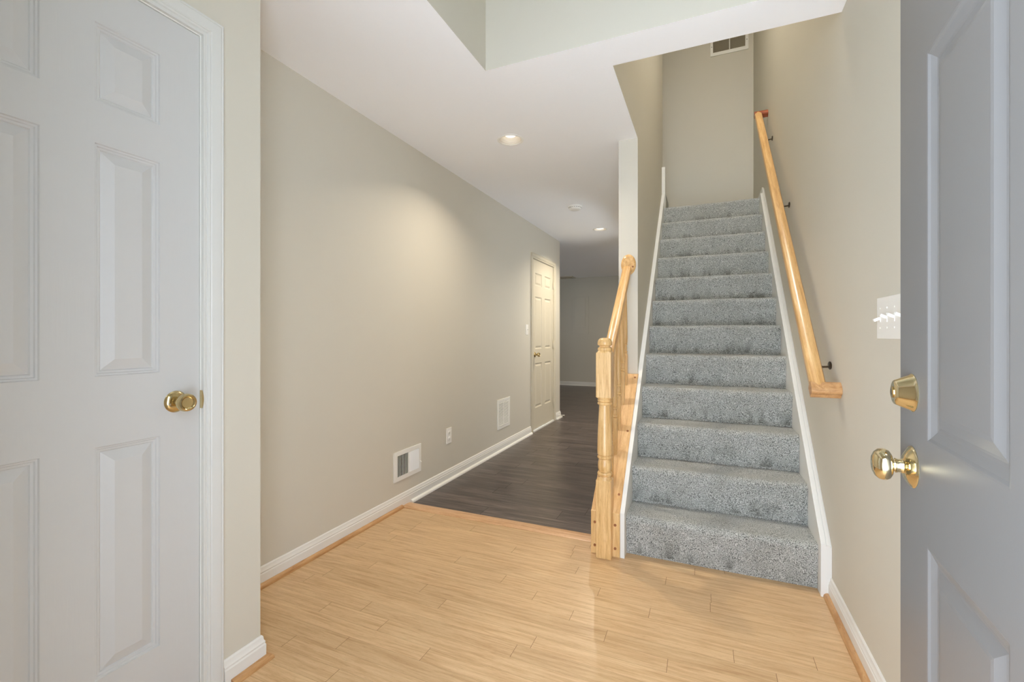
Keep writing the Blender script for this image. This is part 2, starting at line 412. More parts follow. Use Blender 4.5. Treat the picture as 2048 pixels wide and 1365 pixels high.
bb('baseboard_near', [(XN, .965), (XN, 1.10), (XL, 1.10)])
bb('baseboard_right', [(XR, 2.335), (XR, YF)])
bb('baseboard_back', [(-6.0, 9.95), (-.5, 9.95)])
for nm, pth in (('trim_2', [(XL, 1.12), (XL, 2.447)]), ('trim_3', [(XN, .985), (XN, 1.10), (XL + .04, 1.10)]), ('trim_4', [(XR, 2.335), (XR, YF + .02)])):
    o = struct(nm, run(pth, QR, off=.013), M['oak_line'], smooth=True, autos=50)
struct('trim_5', run([(XL, 2.545), (XL, 4.866)], QR, off=.013), M['trim'], smooth=True, autos=50)
struct('trim_6', run([(XL, 5.80), (XL, 6.01), (XL - 1.3, 6.01)], QR, off=.013), M['trim'], smooth=True, autos=50)
struct('trim_7', run([(-6.0, 9.95), (-.5, 9.95)], QR, off=.013), M['trim'], smooth=True, autos=50)
bm = bmesh.new(); box(bm, XL + .002, XL + .014, 4.945, 5.71, .0, .016); struct('trim_8', bm, M['trim'])

# ------------------------------------------------------------------ closet doors
RINGS = [(0, 0), (.002, .004), (.006, .0045), (.008, .0075), (.013, .008), (.0155, .011), (.043, .0015)]
def six_panel(w, h, stile, mull, rowsz, t, rings, z0):
    pw = (w - 2 * stile - mull) / 2
    cols = [(stile, stile + pw), (w - stile - pw, w - stile)]
    holes = [(a, b, c, d) for a, b in cols for c, d in rowsz]
    us = [x for c in cols for x in c]; vs = [x for r in rowsz for x in r]
    return leaf(w, h, t, us, vs, holes, rings, z0=z0)
def knob_parts(parent, u, v, prof_rose, prof_knob, mat, out=0.0, name='door_knob'):
    ax = Matrix.Translation((u, -out, v)) @ Matrix.Rotation(R(90), 4, 'X')   # local Z -> -Y
    b = bmesh.new(); lathe(b, prof_rose, ax); rose = obj('knob_rose', b, mat, parent, smooth=True)
    b = bmesh.new(); lathe(b, prof_knob, ax); k = obj(name, b, mat, parent, smooth=True)
    return rose, k
ROSE = [(0, 0), (.031, 0), (.0315, .002), (.029, .004), (.026, .0075), (.020, .0095), (.014, .0105), (0, .0105)]
TULIP = [(0, .010), (.0125, .010), (.0120, .014), (.010, .019), (.0105, .025), (.015, .030), (.0205, .036), (.0245, .043), (.0262, .050), (.0258, .056), (.0235, .0605), (.0195, .0615), (.0165, .0590), (.0150, .0570), (.008, .0566), (0, .0565)]
# near closet door
d2 = empty('door_2', (XN, 0, 0), R(90), kind='structure')
b = six_panel(.620, 2.046, .109, .104, [(.254, .852), (1.034, 1.633), (1.741, 1.943)], .035, RINGS, .014)
lf = obj('door_leaf', b, M['doorwhite'], d2); lf.location = (.274, .0015, 0)
b = bmesh.new()
box(b, D2[0] - .0, .2725, .0, .12, 0, D2[2]); box(b, .8955, D2[1], .0, .12, 0, D2[2]); box(b, .2725, .8955, 0, .12, 2.0625, D2[2])
box(b, .2725, .284, .039, .05, 0, 2.0625); box(b, .884, .8955, .039, .05, 0, 2.0625)
obj('door_jamb', b, M['trim'], d2)
obj('door_casing', casing(.2675, .8995, 2.0665, CASE), M['casing'], d2, smooth=True, autos=20)
rose, kb = knob_parts(d2, .826, .945, ROSE, TULIP, M['brassold'], -.0015)
b = bmesh.new(); lathe(b, [(0, .0085), (.0032, .0085), (.0030, .0105), (.001, .0112), (0, .0112)], Matrix.Translation((.826 - .021, 0, .940)) @ Matrix.Rotation(R(90), 4, 'X'), 16)
obj('rose_screw', b, M['steel'], d2, smooth=True)
b = bmesh.new(); N = 14
prism(b, [(.8948, .916), (.8948, .971)] + [(.8948 + .0042 * math.sin(math.pi * i / N), .971 - .055 * i / N) for i in range(1, N)], -.0128, .0)
o_ = obj('strike_plate', b, M['brassold'], d2)
o_.data.transform(Matrix(((0, 1, 0, 0), (1, 0, 0, 0), (0, 0, 1, 0), (0, 0, 0, 1))))
# far closet door
d3 = empty('door_3', (XL, 0, 0), R(90), kind='structure')
b = six_panel(.780, 2.020, .098, .115, [(.272, .805), (.975, 1.602), (1.735, 1.885)], .035, [(0, 0), (.003, .005), (.012, .007), (.015, .0085), (.036, .0015)], .020)
lf = obj('door_leaf', b, M['doorcream'], d3); lf.location = (4.937, .004, 0)
b = bmesh.new(); box(b, D3[0], 4.9355, 0, .12, 0, D3[2]); box(b, 5.7185, D3[1], 0, .12, 0, D3[2]); box(b, 4.9355, 5.7185, 0, .12, 2.0425, D3[2])
box(b, 4.9355, 4.945, .042, .055, 0, 2.04); box(b, 5.71, 5.7185, .042, .055, 0, 2.04)
obj('door_jamb', b, M['doorcream'], d3)
obj('door_casing', casing(D3[0] - .001, D3[1] + .001, D3[2] + .001, CASE), M['doorcream'], d3, smooth=True, autos=20)
knob_parts(d3, 5.02, .91, ROSE, TULIP, M['brassold'], -.004)
for zz in (.25, 1.015, 1.80):
    b = bmesh.new(); lathe(b, [(0, -.045), (.005, -.045), (.006, -.043), (.006, .043), (.005, .045), (0, .045)], Matrix.Translation((5.719, -.006, zz)), 16)
    box(b, 5.700, 5.719, -.0025, -.0005, zz - .044, zz + .044)
    obj('hinge', b, M['doorcream'], d3, smooth=True)

# ------------------------------------------------------------------ grey entry door, standing open
FX, FY = .341, 1.0756
ed = empty('door_1', (FX, FY, 0), R(-94.2), kind='structure')
GR = [(0, 0), (.003, .0006), (.007, .003), (.019, .0075), (.024, .0082), (.028, .0075), (.044, .0025), (.050, .0018)]
b = six_panel(.907, 2.035, .140, .110, [(.20, .797), (.967, 1.598), (1.735, 1.90)], .044, GR, .012)
obj('door_leaf', b, M['doorgrey'], ed)
ROSE2 = [(0, 0), (.0355, 0), (.0365, .0012), (.0355, .003), (.0335, .0040), (.027, .0085), (.021, .0118), (.0165, .0135), (0, .0135)]
KN2 = [(0, .010), (.0145, .0110), (.0150, .0145), (.0128, .0155), (.0118, .0185), (.0118, .0235), (.0128, .0240), (.0128, .0260), (.0112, .0270), (.0108, .0300), (.0135, .0315), (.0205, .0325), (.0255, .0360), (.0278, .0410), (.0280, .0460), (.0262, .0520), (.0215, .0575), (.014, .0610), (.006, .0622), (0, .0624)]
knob_parts(ed, .070, .908, ROSE2, [(p, q * .93) for p, q in KN2], M['brass'])
ax = Matrix.Translation((.070, 0, 1.0385)) @ Matrix.Rotation(R(90), 4, 'X')
b = bmesh.new(); lathe(b, [(0, 0), (.0330, 0), (.0338, .0015), (.0325, .0030), (.0305, .0055), (.0225, .0235), (.0205, .0262), (.0170, .0272), (.0120, .0275), (0, .0275)], ax)
db = obj('deadbolt', b, M['brass'], ed, smooth=True)
b = bmesh.new(); lathe(b, [(0, .0273), (.0100, .0273), (.0102, .0287), (.0090, .0293), (0, .0293)], ax, 28)
kc = obj('lock_cylinder', b, M['brassold'], db, smooth=True)
b = bmesh.new(); box(b, .070 - .0006, .070 + .0006, -.0296, -.0291, 1.034, 1.043); obj('keyhole', b, M['slot'], db)
b = bmesh.new(); box(b, -.0005, .0008, .010, .034, .88, .94); box(b, -.0005, .0008, .010, .034, 1.01, 1.067); obj('latch_plate', b, M['brass'], ed)
# jamb of the entry opening
b = bmesh.new()
for q in ((-.625, -.605, .04, YF, 0, 2.06), (.295, .315, .04, YF, 0, 2.06), (-.605, .295, .04, YF, 2.04, 2.06)): box(b, *q)
struct('trim_9', b, M['trim'])

# ------------------------------------------------------------------ staircase
RISE, RUN, Y0, NST = .2015, .2135, 2.40, 12
SX0, SX1 = -.377, .464
st = empty('staircase', (0, Y0, 0), label='carpeted straight staircase in grey pile with white skirt boards', cat='staircase')
st.location = (0, 0, 0)
from mathutils import noise as mn
def step_mesh(k):
    y = Y0 + RUN * (k - 1); z = RISE * (k - 1); last = (k == NST)
    back = (5.762 if last else y + RUN + .010)
    prof = [(y + .002, z), (y - .003, z + .03), (y - .004, z + .07), (y - .006, z + .11), (y - .010, z + .145), (y - .015, z + .168), (y - .016, z + .182), (y - .011, z + .193), (y - .001, z + .2), (y + .012, z + RISE + .001), (y + .05, z + RISE)]
    e = y + .05
    while e + .05 < back: e += .05; prof.append((e, z + RISE - .001))
    prof.append((back, z + RISE - .001))
    bm = bmesh.new(); N = 34; rows = []
    for i in range(N + 1):
        x = SX0 + (SX1 - SX0) * i / N; r = []
        for j, (a, c) in enumerate(prof):
            d = mn.noise(Vector((x * 14, a * 14, c * 14 + k * 3.1))) * .0035
            if j == 0 and k > 1: d = 0
            r.append(bm.verts.new((x, a - d, max(c + d * .7, z))))
        rows.append(r)
    for a, b_ in zip(rows, rows[1:]):
        for j in range(len(prof) - 1): bm.faces.new([a[j], b_[j], b_[j + 1], a[j + 1]])
    # closed body
    bot = []
    for i in (0, N):
        x = SX0 + (SX1 - SX0) * i / N
        bot.append(bm.verts.new((x, back, z)))
    bm.faces.new(rows[0] + [bot[0]]); bm.faces.new(list(reversed(rows[-1])) + [bot[1]])
    bm.faces.new([r[0] for r in rows] + [bot[1], bot[0]]); bm.faces.new([r[-1] for r in rows] + [bot[1], bot[0]])
    return bm
for k in range(1, NST + 1):
    obj('step', step_mesh(k), M['carpet'], st, smooth=True, autos=60)
# strip of landing carpet in the opening on the left
b = bmesh.new(); box(b, -.4065, SX0 - .001, 4.935, 5.763, RISE * 12 - .2, RISE * 12)
obj('landing', b, M['carpet'], st)
SL = RISE / RUN
def skirt(x0, x1, top_off, y_end, yf=2.335, zf=.228, flat=None):
    zt = lambda y: zf + SL * (y - yf) + top_off
    pts = [(yf, 0), (yf, zf + top_off)]
    if flat: yk = yf + (flat - zf) / SL; pts += [(yk, flat + top_off), (y_end, flat + top_off), (y_end, flat - .25)]
    else: pts += [(y_end, zt(y_end)), (y_end, zt(y_end) - .36)]
    pts += [(yf + .36, 0)]
    b = bmesh.new(); prism(b, pts, x0, x1, 'X'); return b
# right: flat board plus moulded cap strips
b = skirt(.4645, .483, 0, 5.763, flat=2.44)
t = skirt(.483, .4865, -.006, 5.763, flat=2.46); me = bpy.data.meshes.new('t'); t.to_mesh(me); b.from_mesh(me)
t = skirt(.4865, .498, -.001, 5.763, flat=2.515); me = bpy.data.meshes.new('t'); t.to_mesh(me); b.from_mesh(me)
t = skirt(.498, .5045, -.008, 5.763, flat=2.515); me = bpy.data.meshes.new('t'); t.to_mesh(me); b.from_mesh(me)
obj('skirt_board', b, M['trim'], st)
b = skirt(-.3995, -.3775, 0, 4.835)
obj('skirt_board', b, M['trim'], st)
b = bmesh.new(); zz = lambda y: .228 + SL * (y - 2.335)
prism(b, [(3.053, zz(3.053) - .05), (3.053, zz(3.053) - .002), (4.83, zz(4.83) - .002), (4.83, zz(4.83) - .05)], -.4025, -.3995, 'X')
prism(b, [(3.053, zz(3.053) - .05), (3.053, zz(3.053) - .008), (4.83, zz(4.83) - .008), (4.83, zz(4.83) - .05)], -.4065, -.4025, 'X')
obj('skirt_cap', b, M['trim'], st)
b = bmesh.new(); prism(b, [(4.837, 2.43), (4.837, 2.86), (4.875, 2.82), (4.925, 2.80), (4.925, 2.43)], -.4065, -.374, 'X')
obj('skirt_end', b, M['trim'], st)

# ------------------------------------------------------------------ balustrade
ba = empty('stair_balustrade', (-.475, 2.33, 0), label='oak balustrade with turned newel post and balusters left of the stairs', cat='balustrade')
def bo(name, bm, mat, smooth=False, autos=None, parent=None):
    bm.transform(Matrix.Translation((.475, -2.33, 0)))
    return obj(name, bm, mat, parent or ba, smooth=smooth, autos=autos)
CY0, CZ0 = 2.335, .225
CS = (.885 - CZ0) / (3.02 - CY0)
b = bmesh.new(); prism(b, [(CY0, 0.001), (CY0, CZ0), (3.02, .885), (3.0495, .885), (3.0495, 0.001)], -.548, -.4005, 'X')
bo('curb', b, M['oak_cap'])
b = bmesh.new(); prism(b, [(CY0 - .004, 0.001), (CY0 - .004, CZ0 - .002), (CY0, CZ0), (CY0, 0.001)], -.549, -.4005, 'X')
bo('curb_face', b, M['oak_z'])
for x, zq in ((-.424, .165), (-.424, .045), (-.529, .165), (-.529, .045)):
    b = bmesh.new(); lathe(b, [(.0065, -.001), (.0068, .0035), (.0055, .005), (0, .0055)], Matrix.Translation((x, CY0 - .004, zq)) @ Matrix.Rotation(R(90), 4, 'X'), 16); bo('screw_plug', b, M['plug'], True)
for yq in (2.41, 2.70, 3.0):
    zq = CZ0 + CS * (yq - CY0)
    b = bmesh.new(); lathe(b, [(.0065, -.001), (.0065, .002), (.0045, .003), (0, .003)], Matrix.Translation((-.418, yq, zq)) @ Matrix.Rotation(-math.atan(-CS), 4, 'X'), 16); bo('screw_plug', b, M['plug'], True)
# newel
NX, NY, NH = -.4755, 2.326, .0385
def square_sec(bm, x, y, h, z0, z1, ch=.012, top=True, bot=True):
    # square block with turned shoulders
    t = bmesh.new(); zs = []
    box(t, x - h, x + h, y - h, y + h, z0, z1)
    bmesh.ops.bevel(t, geom=[e for e in t.edges if abs(e.verts[0].co.z - e.verts[1].co.z) > .01], offset=.002, segments=1, affect='EDGES')
    merge(bm, t)
def turned(bm, x, y, prof, seg=36): lathe(bm, prof, Matrix.Translation((x, y, 0)), seg)
b = bmesh.new()
square_sec(b, NX, NY, NH, .001, .398); square_sec(b, NX, NY, NH, .822, 1.050)
def shoulder(bm, x, y, h, z0, z1, r1, seg=32):
    # from square (half h) at z0 to circle r1 at z1
    A = []; B = []
    for i in range(seg):
        a = 2 * math.pi * (i + .5) / seg; m = max(abs(math.cos(a)), abs(math.sin(a)))
        A.append(bm.verts.new((x + h * math.cos(a) / m, y + h * math.sin(a) / m, z0))); B.append(bm.verts.new((x + r1 * math.cos(a), y + r1 * math.sin(a), z1)))
    for i in range(seg): bm.faces.new([A[i], A[(i + 1) % seg], B[(i + 1) % seg], B[i]])
    bm.faces.new(A); bm.faces.new(B)
shoulder(b, NX, NY, NH, .398, .412, .034); shoulder(b, NX, NY, NH, .822, .810, .034); shoulder(b, NX, NY, NH, 1.050, 1.062, .034)
turned(b, NX, NY, [(0, .405), (.033, .409), (.031, .413), (.030, .416), (.036, .420), (.0385, .427), (.036, .434), (.030, .438), (.0305, .442), (.0345, .452), (.0355, .468), (.0345, .484), (.031, .498), (.0295, .502), (.036, .506), (.0385, .512), (.036, .518), (.033, .521),
                   (.0375, .526), (.0385, .55), (.0375, .60), (.0345, .67), (.0310, .74), (.0290, .775), (.0290, .780), (.036, .784), (.0380, .789), (.036, .794), (.031, .797), (.0360, .801), (.0375, .806), (.034, .811), (0, .812)])
turned(b, NX, NY, [(0, 1.055), (.034, 1.060), (.0365, 1.064), (.0365, 1.070), (.034, 1.076), (.030, 1.079), (.0280, 1.081), (.0280, 1.085), (.032, 1.087), (.0355, 1.089), (.0375, 1.094), (.0370, 1.104), (.0335, 1.115), (.026, 1.123), (.015, 1.1265), (0, 1.1275)])
bo('newel_post', b, M['oak_z'], True, 30)
# handrail
HS = .865
def rail_prism(bm, cx, y0, z0, y1, z1, w=.029, hh=.05):
    # mopstick section swept in the y-z plane, ends vertical
    sec = [(-w * .72, 0), (w * .72, 0), (w * .80, .012), (w * .86, .018), (w, .024), (w * 1.02, .034), (w * .85, .045), (w * .45, .051), (0, .053), (-w * .45, .051), (-w * .85, .045), (-w * 1.02, .034), (-w, .024), (-w * .86, .018), (-w * .80, .012)]
    k = hh / .053; sl = math.sqrt(1 + ((z1 - z0) / (y1 - y0)) ** 2)
    A = [bm.verts.new((cx + a, y0, z0 + (c * k - hh) * sl)) for a, c in sec]; B = [bm.verts.new((cx + a, y1, z1 + (c * k - hh) * sl)) for a, c in sec]
    m = len(sec)
    for i in range(m): bm.faces.new([A[i], A[(i + 1) % m], B[(i + 1) % m], B[i]])
    bm.faces.new(A); bm.faces.new(B)
b = bmesh.new(); rail_prism(b, -.475, 2.355, 1.012, 3.034, 1.012 + HS * .679)
bo('handrail', b, M['oak_y'], True, 35)
b = bmesh.new(); lathe(b, [(0, 0), (.048, 0), (.0485, .004), (.046, .009), (.0425, .012), (.039, .0135), (.037, .016), (0, .016)], Matrix.Translation((-.466, 3.0495, 1.607)) @ Matrix.Rotation(R(90), 4, 'X'), 44, 1.42)
ro = bo('rosette', b, M['oak_y'], True)
b = bmesh.new(); lathe(b, [(.006, 0), (.006, .004), (.004, .0055), (0, .006)], Matrix.Translation((-.437, 3.034, 1.592)) @ Matrix.Rotation(R(90), 4, 'X'), 14); bo('screw_plug', b, M['plug'], True, None, ro)
# balusters
def baluster(zb, zt, L_sq=.20):
    b = bmesh.new(); h = .0155
    square_sec(b, 0, 0, h, zb - .02, zb + L_sq)
    shoulder(b, 0, 0, h, zb + L_sq, zb + L_sq + .006, .0125, 24)
    z = zb + L_sq + .006
    top = zt
    turned(b, 0, 0, [(0, z - .002), (.012, z), (.011, z + .004), (.0145, z + .007), (.0155, z + .010), (.0145, z + .013), (.011, z + .016), (.0125, z + .024), (.0130, z + .032), (.0115, z + .044), (.0105, z + .052), (.0145, z + .055), (.0155, z + .058), (.0145, z + .061), (.0115, z + .064),
                      (.0150, z + .070), (.0155, z + .10), (.0140, z + .2), (.0115, z + .33), (.0095, top), (0, top)], 24)
    return b
for yb in (2.47, 2.595, 2.715, 2.85, 2.965):
    zb = CZ0 + CS * (yb - CY0); zt = 1.012 + HS * (yb - 2.355) - .05
    b = baluster(zb, zt, .185); b.transform(Matrix.Translation((-.475, yb, 0)))
    if yb < 2.5: pass
    bo('baluster', b, M['oak_z'], True, 30)

# ------------------------------------------------------------------ wall handrail on the right
hr = empty('wall_handrail', (.43, 2.2, 1.0), label='oak handrail on brackets along the right stair wall', cat='handrail')
def ho(name, bm, mat, **k):
    bm.transform(Matrix.Translation((-.43, -2.2, -1.0))); return obj(name, bm, mat, hr, **k)
def zr(y): return 1.315 + SL * (y - 2.58)
ph = math.atan(SL); CP, SP = math.cos(ph), math.sin(ph)
def P3(x, q, nn_): return (x, 2.58 + q * CP - nn_ * SP, 1.315 + q * SP + nn_ * CP)
Q0, Q1, RW, RH = -.578, 2.63, .056, .050
sec = [(.404, -.050), (.452, -.050), (.4545, -.038), (.452, -.031), (.456, -.025), (.4565, -.015), (.452, -.007), (.440, -.0015), (.428, 0), (.416, -.0015), (.404, -.007), (.3995, -.015), (.400, -.025), (.404, -.031), (.4015, -.038)]
b = bmesh.new(); A = [b.verts.new(P3(a_, Q0 + .03, c_)) for a_, c_ in sec]; B = [b.verts.new(P3(a_, Q1 - .03, c_)) for a_, c_ in sec]; m = len(sec)
for i in range(m): b.faces.new([A[i], A[(i + 1) % m], B[(i + 1) % m], B[i]])
b.faces.new(A); b.faces.new(B)
ho('rail', b, M['oak_y'], smooth=True, autos=35)
for q0, mt in ((Q0, 'oak_line'), (Q1 - RW, 'return_shade')):
    s2 = [(.003, -.050), (RW - .003, -.050), (RW - .001, -.038), (RW - .003, -.031), (RW + .0005, -.025), (RW + .001, -.015), (RW - .004, -.007), (RW * .75, -.0015), (RW * .5, -.0003), (RW * .25, -.0015), (.004, -.007), (-.001, -.015), (-.0005, -.025), (.003, -.031), (.001, -.038)]
    b = bmesh.new(); A = [b.verts.new(P3(.3997, q0 + p_[0], p_[1])) for p_ in s2]; B = [b.verts.new(P3(.5045, q0 + p_[0], p_[1])) for p_ in s2]; m = len(s2)
    for i in range(m): b.faces.new([A[i], A[(i + 1) % m], B[(i + 1) % m], B[i]])
    b.faces.new(A); b.faces.new(B)
    ho('return', b, M[mt], smooth=True, autos=35)
for (yq) in (2.36, 3.40, 4.20):
    zq = zr(yq) - .075
    bk = bmesh.new(); lathe(bk, [(0, 0), (.017, 0), (.018, .003), (.014, .006), (0, .006)], Matrix.Translation((.5045, yq, zq - .025)) @ Matrix.Rotation(R(-90), 4, 'Y'), 24, 1.5)
    # curved arm
    pts = [Vector((.500, yq, zq - .03)), Vector((.475, yq, zq - .032)), Vector((.450, yq, zq - .018)), Vector((.434, yq, zq + .004))]
    r = .0045; prev = None
    for i, p in enumerate(pts):
        d = (pts[min(i + 1, 3)] - pts[max(i - 1, 0)]).normalized(); u = Vector((0, 1, 0)); w = d.cross(u)
        ring = [bk.verts.new(p + u * r * 1.6 * math.cos(a) + w * r * math.sin(a)) for a in [2 * math.pi * q / 12 for q in range(12)]]
        if prev:
            for q in range(12): bk.faces.new([prev[q], prev[(q + 1) % 12], ring[(q + 1) % 12], ring[q]])
        else: bk.faces.new(ring)
        prev = ring
    bk.faces.new(prev)
    t = bmesh.new(); box(t, .418, .446, -.028, .028, -.0015, .0015)
    merge(bk, t, Matrix.Translation((0, yq, zr(yq) - .050 * 1.377 - .002)) @ Matrix.Rotation(math.atan(SL), 4, 'X'))
    ho('bracket', bk, M['darkmetal'], smooth=True)

# ------------------------------------------------------------------ vents, switches, outlets, lights
# supply register, louvres in two banks
rg = empty('wall_register', (XL, 2.376, .180), R(90), 'white supply register with two banks of louvres low on left wall', 'vent')
W_, H_ = .301, .194
b = bmesh.new()
def frame(bm, w, h, inner, d=.006, z=0, bev=.0015):
    u0, u1, v0, v1 = inner
    for q in ((0, w, 0, v0), (0, w, v1, h), (0, u0, v0, v1), (u1, w, v0, v1)): box(bm, q[0], q[1], -d, 0, q[2], q[3])
frame(b, W_, H_, (.036, .277, .028, .166)); obj('frame', b, M['ventwhite'], rg)
b = bmesh.new(); box(b, .030, .283, -.0012, -.0002, .022, .172); obj('duct_back', b, M['duct'], rg)
for bank, ang in ((0, -38), (1, 38)):
    b = bmesh.new()
    for i in range(9):
        x = .036 + .006 + bank * .122 + i * .0128
        t = bmesh.new(); box(t, -.0005, .0005, -.0058, .0058, 0, .136)
        merge(b, t, Matrix.Translation((x, -.0062, .029)) @ Matrix.Rotation(R(ang), 4, 'Z'))
    obj('louver_bank', b, M['ventwhite'], rg)
b = bmesh.new(); box(b, .1535, .1595, -.0075, -.001, .028, .166); obj('divider', b, M['ventwhite'], rg)
b = bmesh.new(); lathe(b, [(0, 0), (.004, 0), (.0035, .012), (.002, .015), (0, .015)], Matrix.Translation((.288, -.006, .075)) @ Matrix.Rotation(R(90), 4, 'X') @ Matrix.Rotation(R(35), 4, 'X'), 14); obj('lever', b, M['ventwhite'], rg, smooth=True)
for u, v in ((.014, .097), (.291, .120)):
    b = bmesh.new(); lathe(b, [(0, 0), (.0035, 0), (.003, .0015), (0, .002)], Matrix.Translation((u, -.006, v)) @ Matrix.Rotation(R(90), 4, 'X'), 12); obj('screw', b, M['ventwhite'], rg, smooth=True)
# return grille
rg = empty('return_grille', (XL, 3.957, .217), R(90), 'white return air grille with two columns of slats beside closet door', 'vent')
b = bmesh.new(); frame(b, .304, .290, (.034, .268, .030, .262)); box(b, .147, .155, -.006, 0, .03, .262); obj('frame', b, M['ventwhite'], rg)
b = bmesh.new(); box(b, .03, .272, -.0012, -.0002, .026, .266); obj('duct_back', b, M['slot'], rg)
b = bmesh.new()
for cx0, cx1 in ((.034, .147), (.155, .268)):
    for i in range(19):
        t = bmesh.new(); box(t, cx0, cx1, -.0045, .0045, -.0006, .0006)
        merge(b, t, Matrix.Translation((0, -.0055, .036 + i * .0122)) @ Matrix.Rotation(R(44), 4, 'X'))
obj('slats', b, M['ventwhite'], rg)
# stairwell vent
rg = empty('return_grille', (.059, 5.763, 4.400), 0, 'white two-bay return grille high on the wall above the stair landing', 'vent')
b = bmesh.new(); frame(b, .395, .30, (.027, .363, .038, .262), .008); box(b, .196, .207, -.008, 0, .038, .262); obj('frame', b, M['ventwhite'], rg)
b = bmesh.new(); box(b, .02, .37, -.0012, -.0002, .03, .27); obj('duct_back', b, M['grille'], rg)
b = bmesh.new()
for i in range(22):
    t = bmesh.new(); box(t, .027, .363, -.0045, .0045, -.0004, .0004)
    merge(b, t, Matrix.Translation((0, -.0055, .042 + i * .0101)) @ Matrix.Rotation(R(40), 4, 'X'))
obj('slats', b, M['grille'], rg)
for u, v in ((.379, .11), (.014, .11)):
    b = bmesh.new(); lathe(b, [(0, 0), (.005, 0), (.004, .002), (0, .0025)], Matrix.Translation((u, -.008, v)) @ Matrix.Rotation(R(90), 4, 'X'), 12); obj('screw', b, M['duct'], rg, smooth=True)
# ceiling vent in the far room
rg = empty('ceiling_vent', (-3.02, 9.60, CZ), 0, 'ceiling vent in the far room next to the back wall', 'vent')
b = bmesh.new()
for q in ((0, .34, 0, .03), (0, .34, .30, .33), (0, .03, .03, .30), (.31, .34, .03, .30)): box(b, q[0], q[1], q[2], q[3], -.012, -.0005)
obj('frame', b, M['doorcream'], rg)
b = bmesh.new()
for i in range(12):
    t = bmesh.new(); box(t, .03, .31, -.009, .009, -.0005, .0005); merge(b, t, Matrix.Translation((0, .045 + i * .0218, -.007)) @ Matrix.Rotation(R(35), 4, 'X'))
obj('slats', b, M['doorcream'], rg)
# outlet
ol = empty('wall_outlet', (XL, 3.020, .290), R(90), 'white duplex outlet plate between the two low wall vents', 'outlet')
b = bmesh.new(); bbox_(b, 0, .076, -.006, 0, 0, .122, .002); obj('cover_plate', b, M['plastic'], ol)
for zc in (.038, .084):
    b = bmesh.new(); lathe(b, [(0, 0), (.0165, 0), (.0165, .002), (.015, .003), (0, .003)], Matrix.Translation((.038, -.006, zc)) @ Matrix.Rotation(R(90), 4, 'X'), 28, .85); sk = obj('socket', b, M['plastic'], ol, smooth=True)
    b = bmesh.new(); box(b, .0315, .033, -.0093, -.0088, zc - .002, zc + .007); box(b, .043, .0445, -.0093, -.0088, zc - .001, zc + .006); box(b, .0365, .0395, -.0093, -.0088, zc - .010, zc - .006); obj('slots', b, M['slot'], sk)
def switch_plate(name, loc, rz, gangs, w, pitch, first, label, ups):
    e = empty(name, loc, rz, label, 'light switch')
    b = bmesh.new(); bbox_(b, 0, w, -.0055, 0, 0, .128 if gangs > 1 else .116, .002); obj('cover_plate', b, M['plastic'], e)
    zc = .064 if gangs > 1 else .058
    for g in range(gangs):
        u = first + g * pitch
        b = bmesh.new(); bbox_(b, u - .005, u + .005, -.0075, -.005, zc - .013, zc + .013, .0008, 1)
        t = bmesh.new(); bbox_(t, -.004, .004, -.018, 0, -.0045, .0045, .001, 1)
        merge(b, t, Matrix.Translation((u, -.006, zc)) @ Matrix.Rotation(R(-26 if ups[g] else 26), 4, 'X'))
        obj('toggle', b, M['plastic'], e)
        for s in (-.030, .030):
            b = bmesh.new(); lathe(b, [(0, 0), (.0032, 0), (.0028, .0012), (0, .0016)], Matrix.Translation((u, -.0055, zc + s)) @ Matrix.Rotation(R(90), 4, 'X'), 12); obj('screw', b, M['plastic'], e, smooth=True)
    return e
switch_plate('light_switch', (XL, 4.713, 1.145), R(90), 1, .074, 0, .037, 'single white toggle switch beside the far closet door', [True])
switch_plate('light_switch', (XR, 1.763, 1.129), R(-90), 4, .238, .0575, .028, 'white toggle switch plate half hidden by the grey entry door', [False, True, True, True])
# recessed lights
CL = ['recessed ceiling light nearest the foyer, deep lit baffle', 'recessed ceiling light farthest down the hall']
def make_can():
    e = empty('recessed_light', (0, 0, CZ), cat='ceiling light', group='recessed lights in the hall ceiling')
    b = bmesh.new(); lathe(b, [(.0735, -.0003), (.088, -.0003), (.0885, -.002), (.084, -.0045), (.0765, -.005), (.0735, -.003), (.0735, -.0003)], Matrix(), 48, caps=False)
    obj('trim_ring', b, M['plastic'], e, smooth=True)
    b = bmesh.new(); pr = [(.0725, -.002)]
    for i in range(7): pr += [(.0715 - i * .0022, .002 + i * .0075), (.0695 - i * .0022, .004 + i * .0075)]
    pr += [(.052, .058)]
    ringsv = []
    for r, h in pr + [(.0735, .06), (.0735, -.002)]: ringsv.append([b.verts.new((r * math.cos(2 * math.pi * i / 48), r * math.sin(2 * math.pi * i / 48), h)) for i in range(48)])
    for a, c in zip(ringsv, ringsv[1:]):
        for i in range(48): b.faces.new([a[i], a[(i + 1) % 48], c[(i + 1) % 48], c[i]])
    obj('baffle', b, M['baffle'], e, smooth=True, autos=25)
    b = bmesh.new(); lathe(b, [(0, .024), (.022, .0245), (.034, .029), (.042, .038), (.045, .050), (.045, .058), (0, .058)], Matrix(), 40)
    obj('bulb', b, M['lamp'], e, smooth=True)
    return e
c0 = make_can(); c1 = copy_tree(c0)
for e, (x, y_), lb, pw_ in zip((c0, c1), CANS, CL, (LV['can1'], LV['can2'])):
    e.location = (x, y_, CZ); e['label'] = lb
    low = .019 if e is c1 else 0          # the far bulb sits lower, almost flush with the ceiling
    for ch in e.children:
        if low and ch.name.startswith('bulb'): ch.location.z = -low; ch.scale = (1.3, 1.3, 1)
    l = area('recessed_lamp_light', (x, y_, CZ + .0215 - low), (0, 0, 0), .042, .042, pw_, (1, .88, .71), shape='DISK', spread=134)
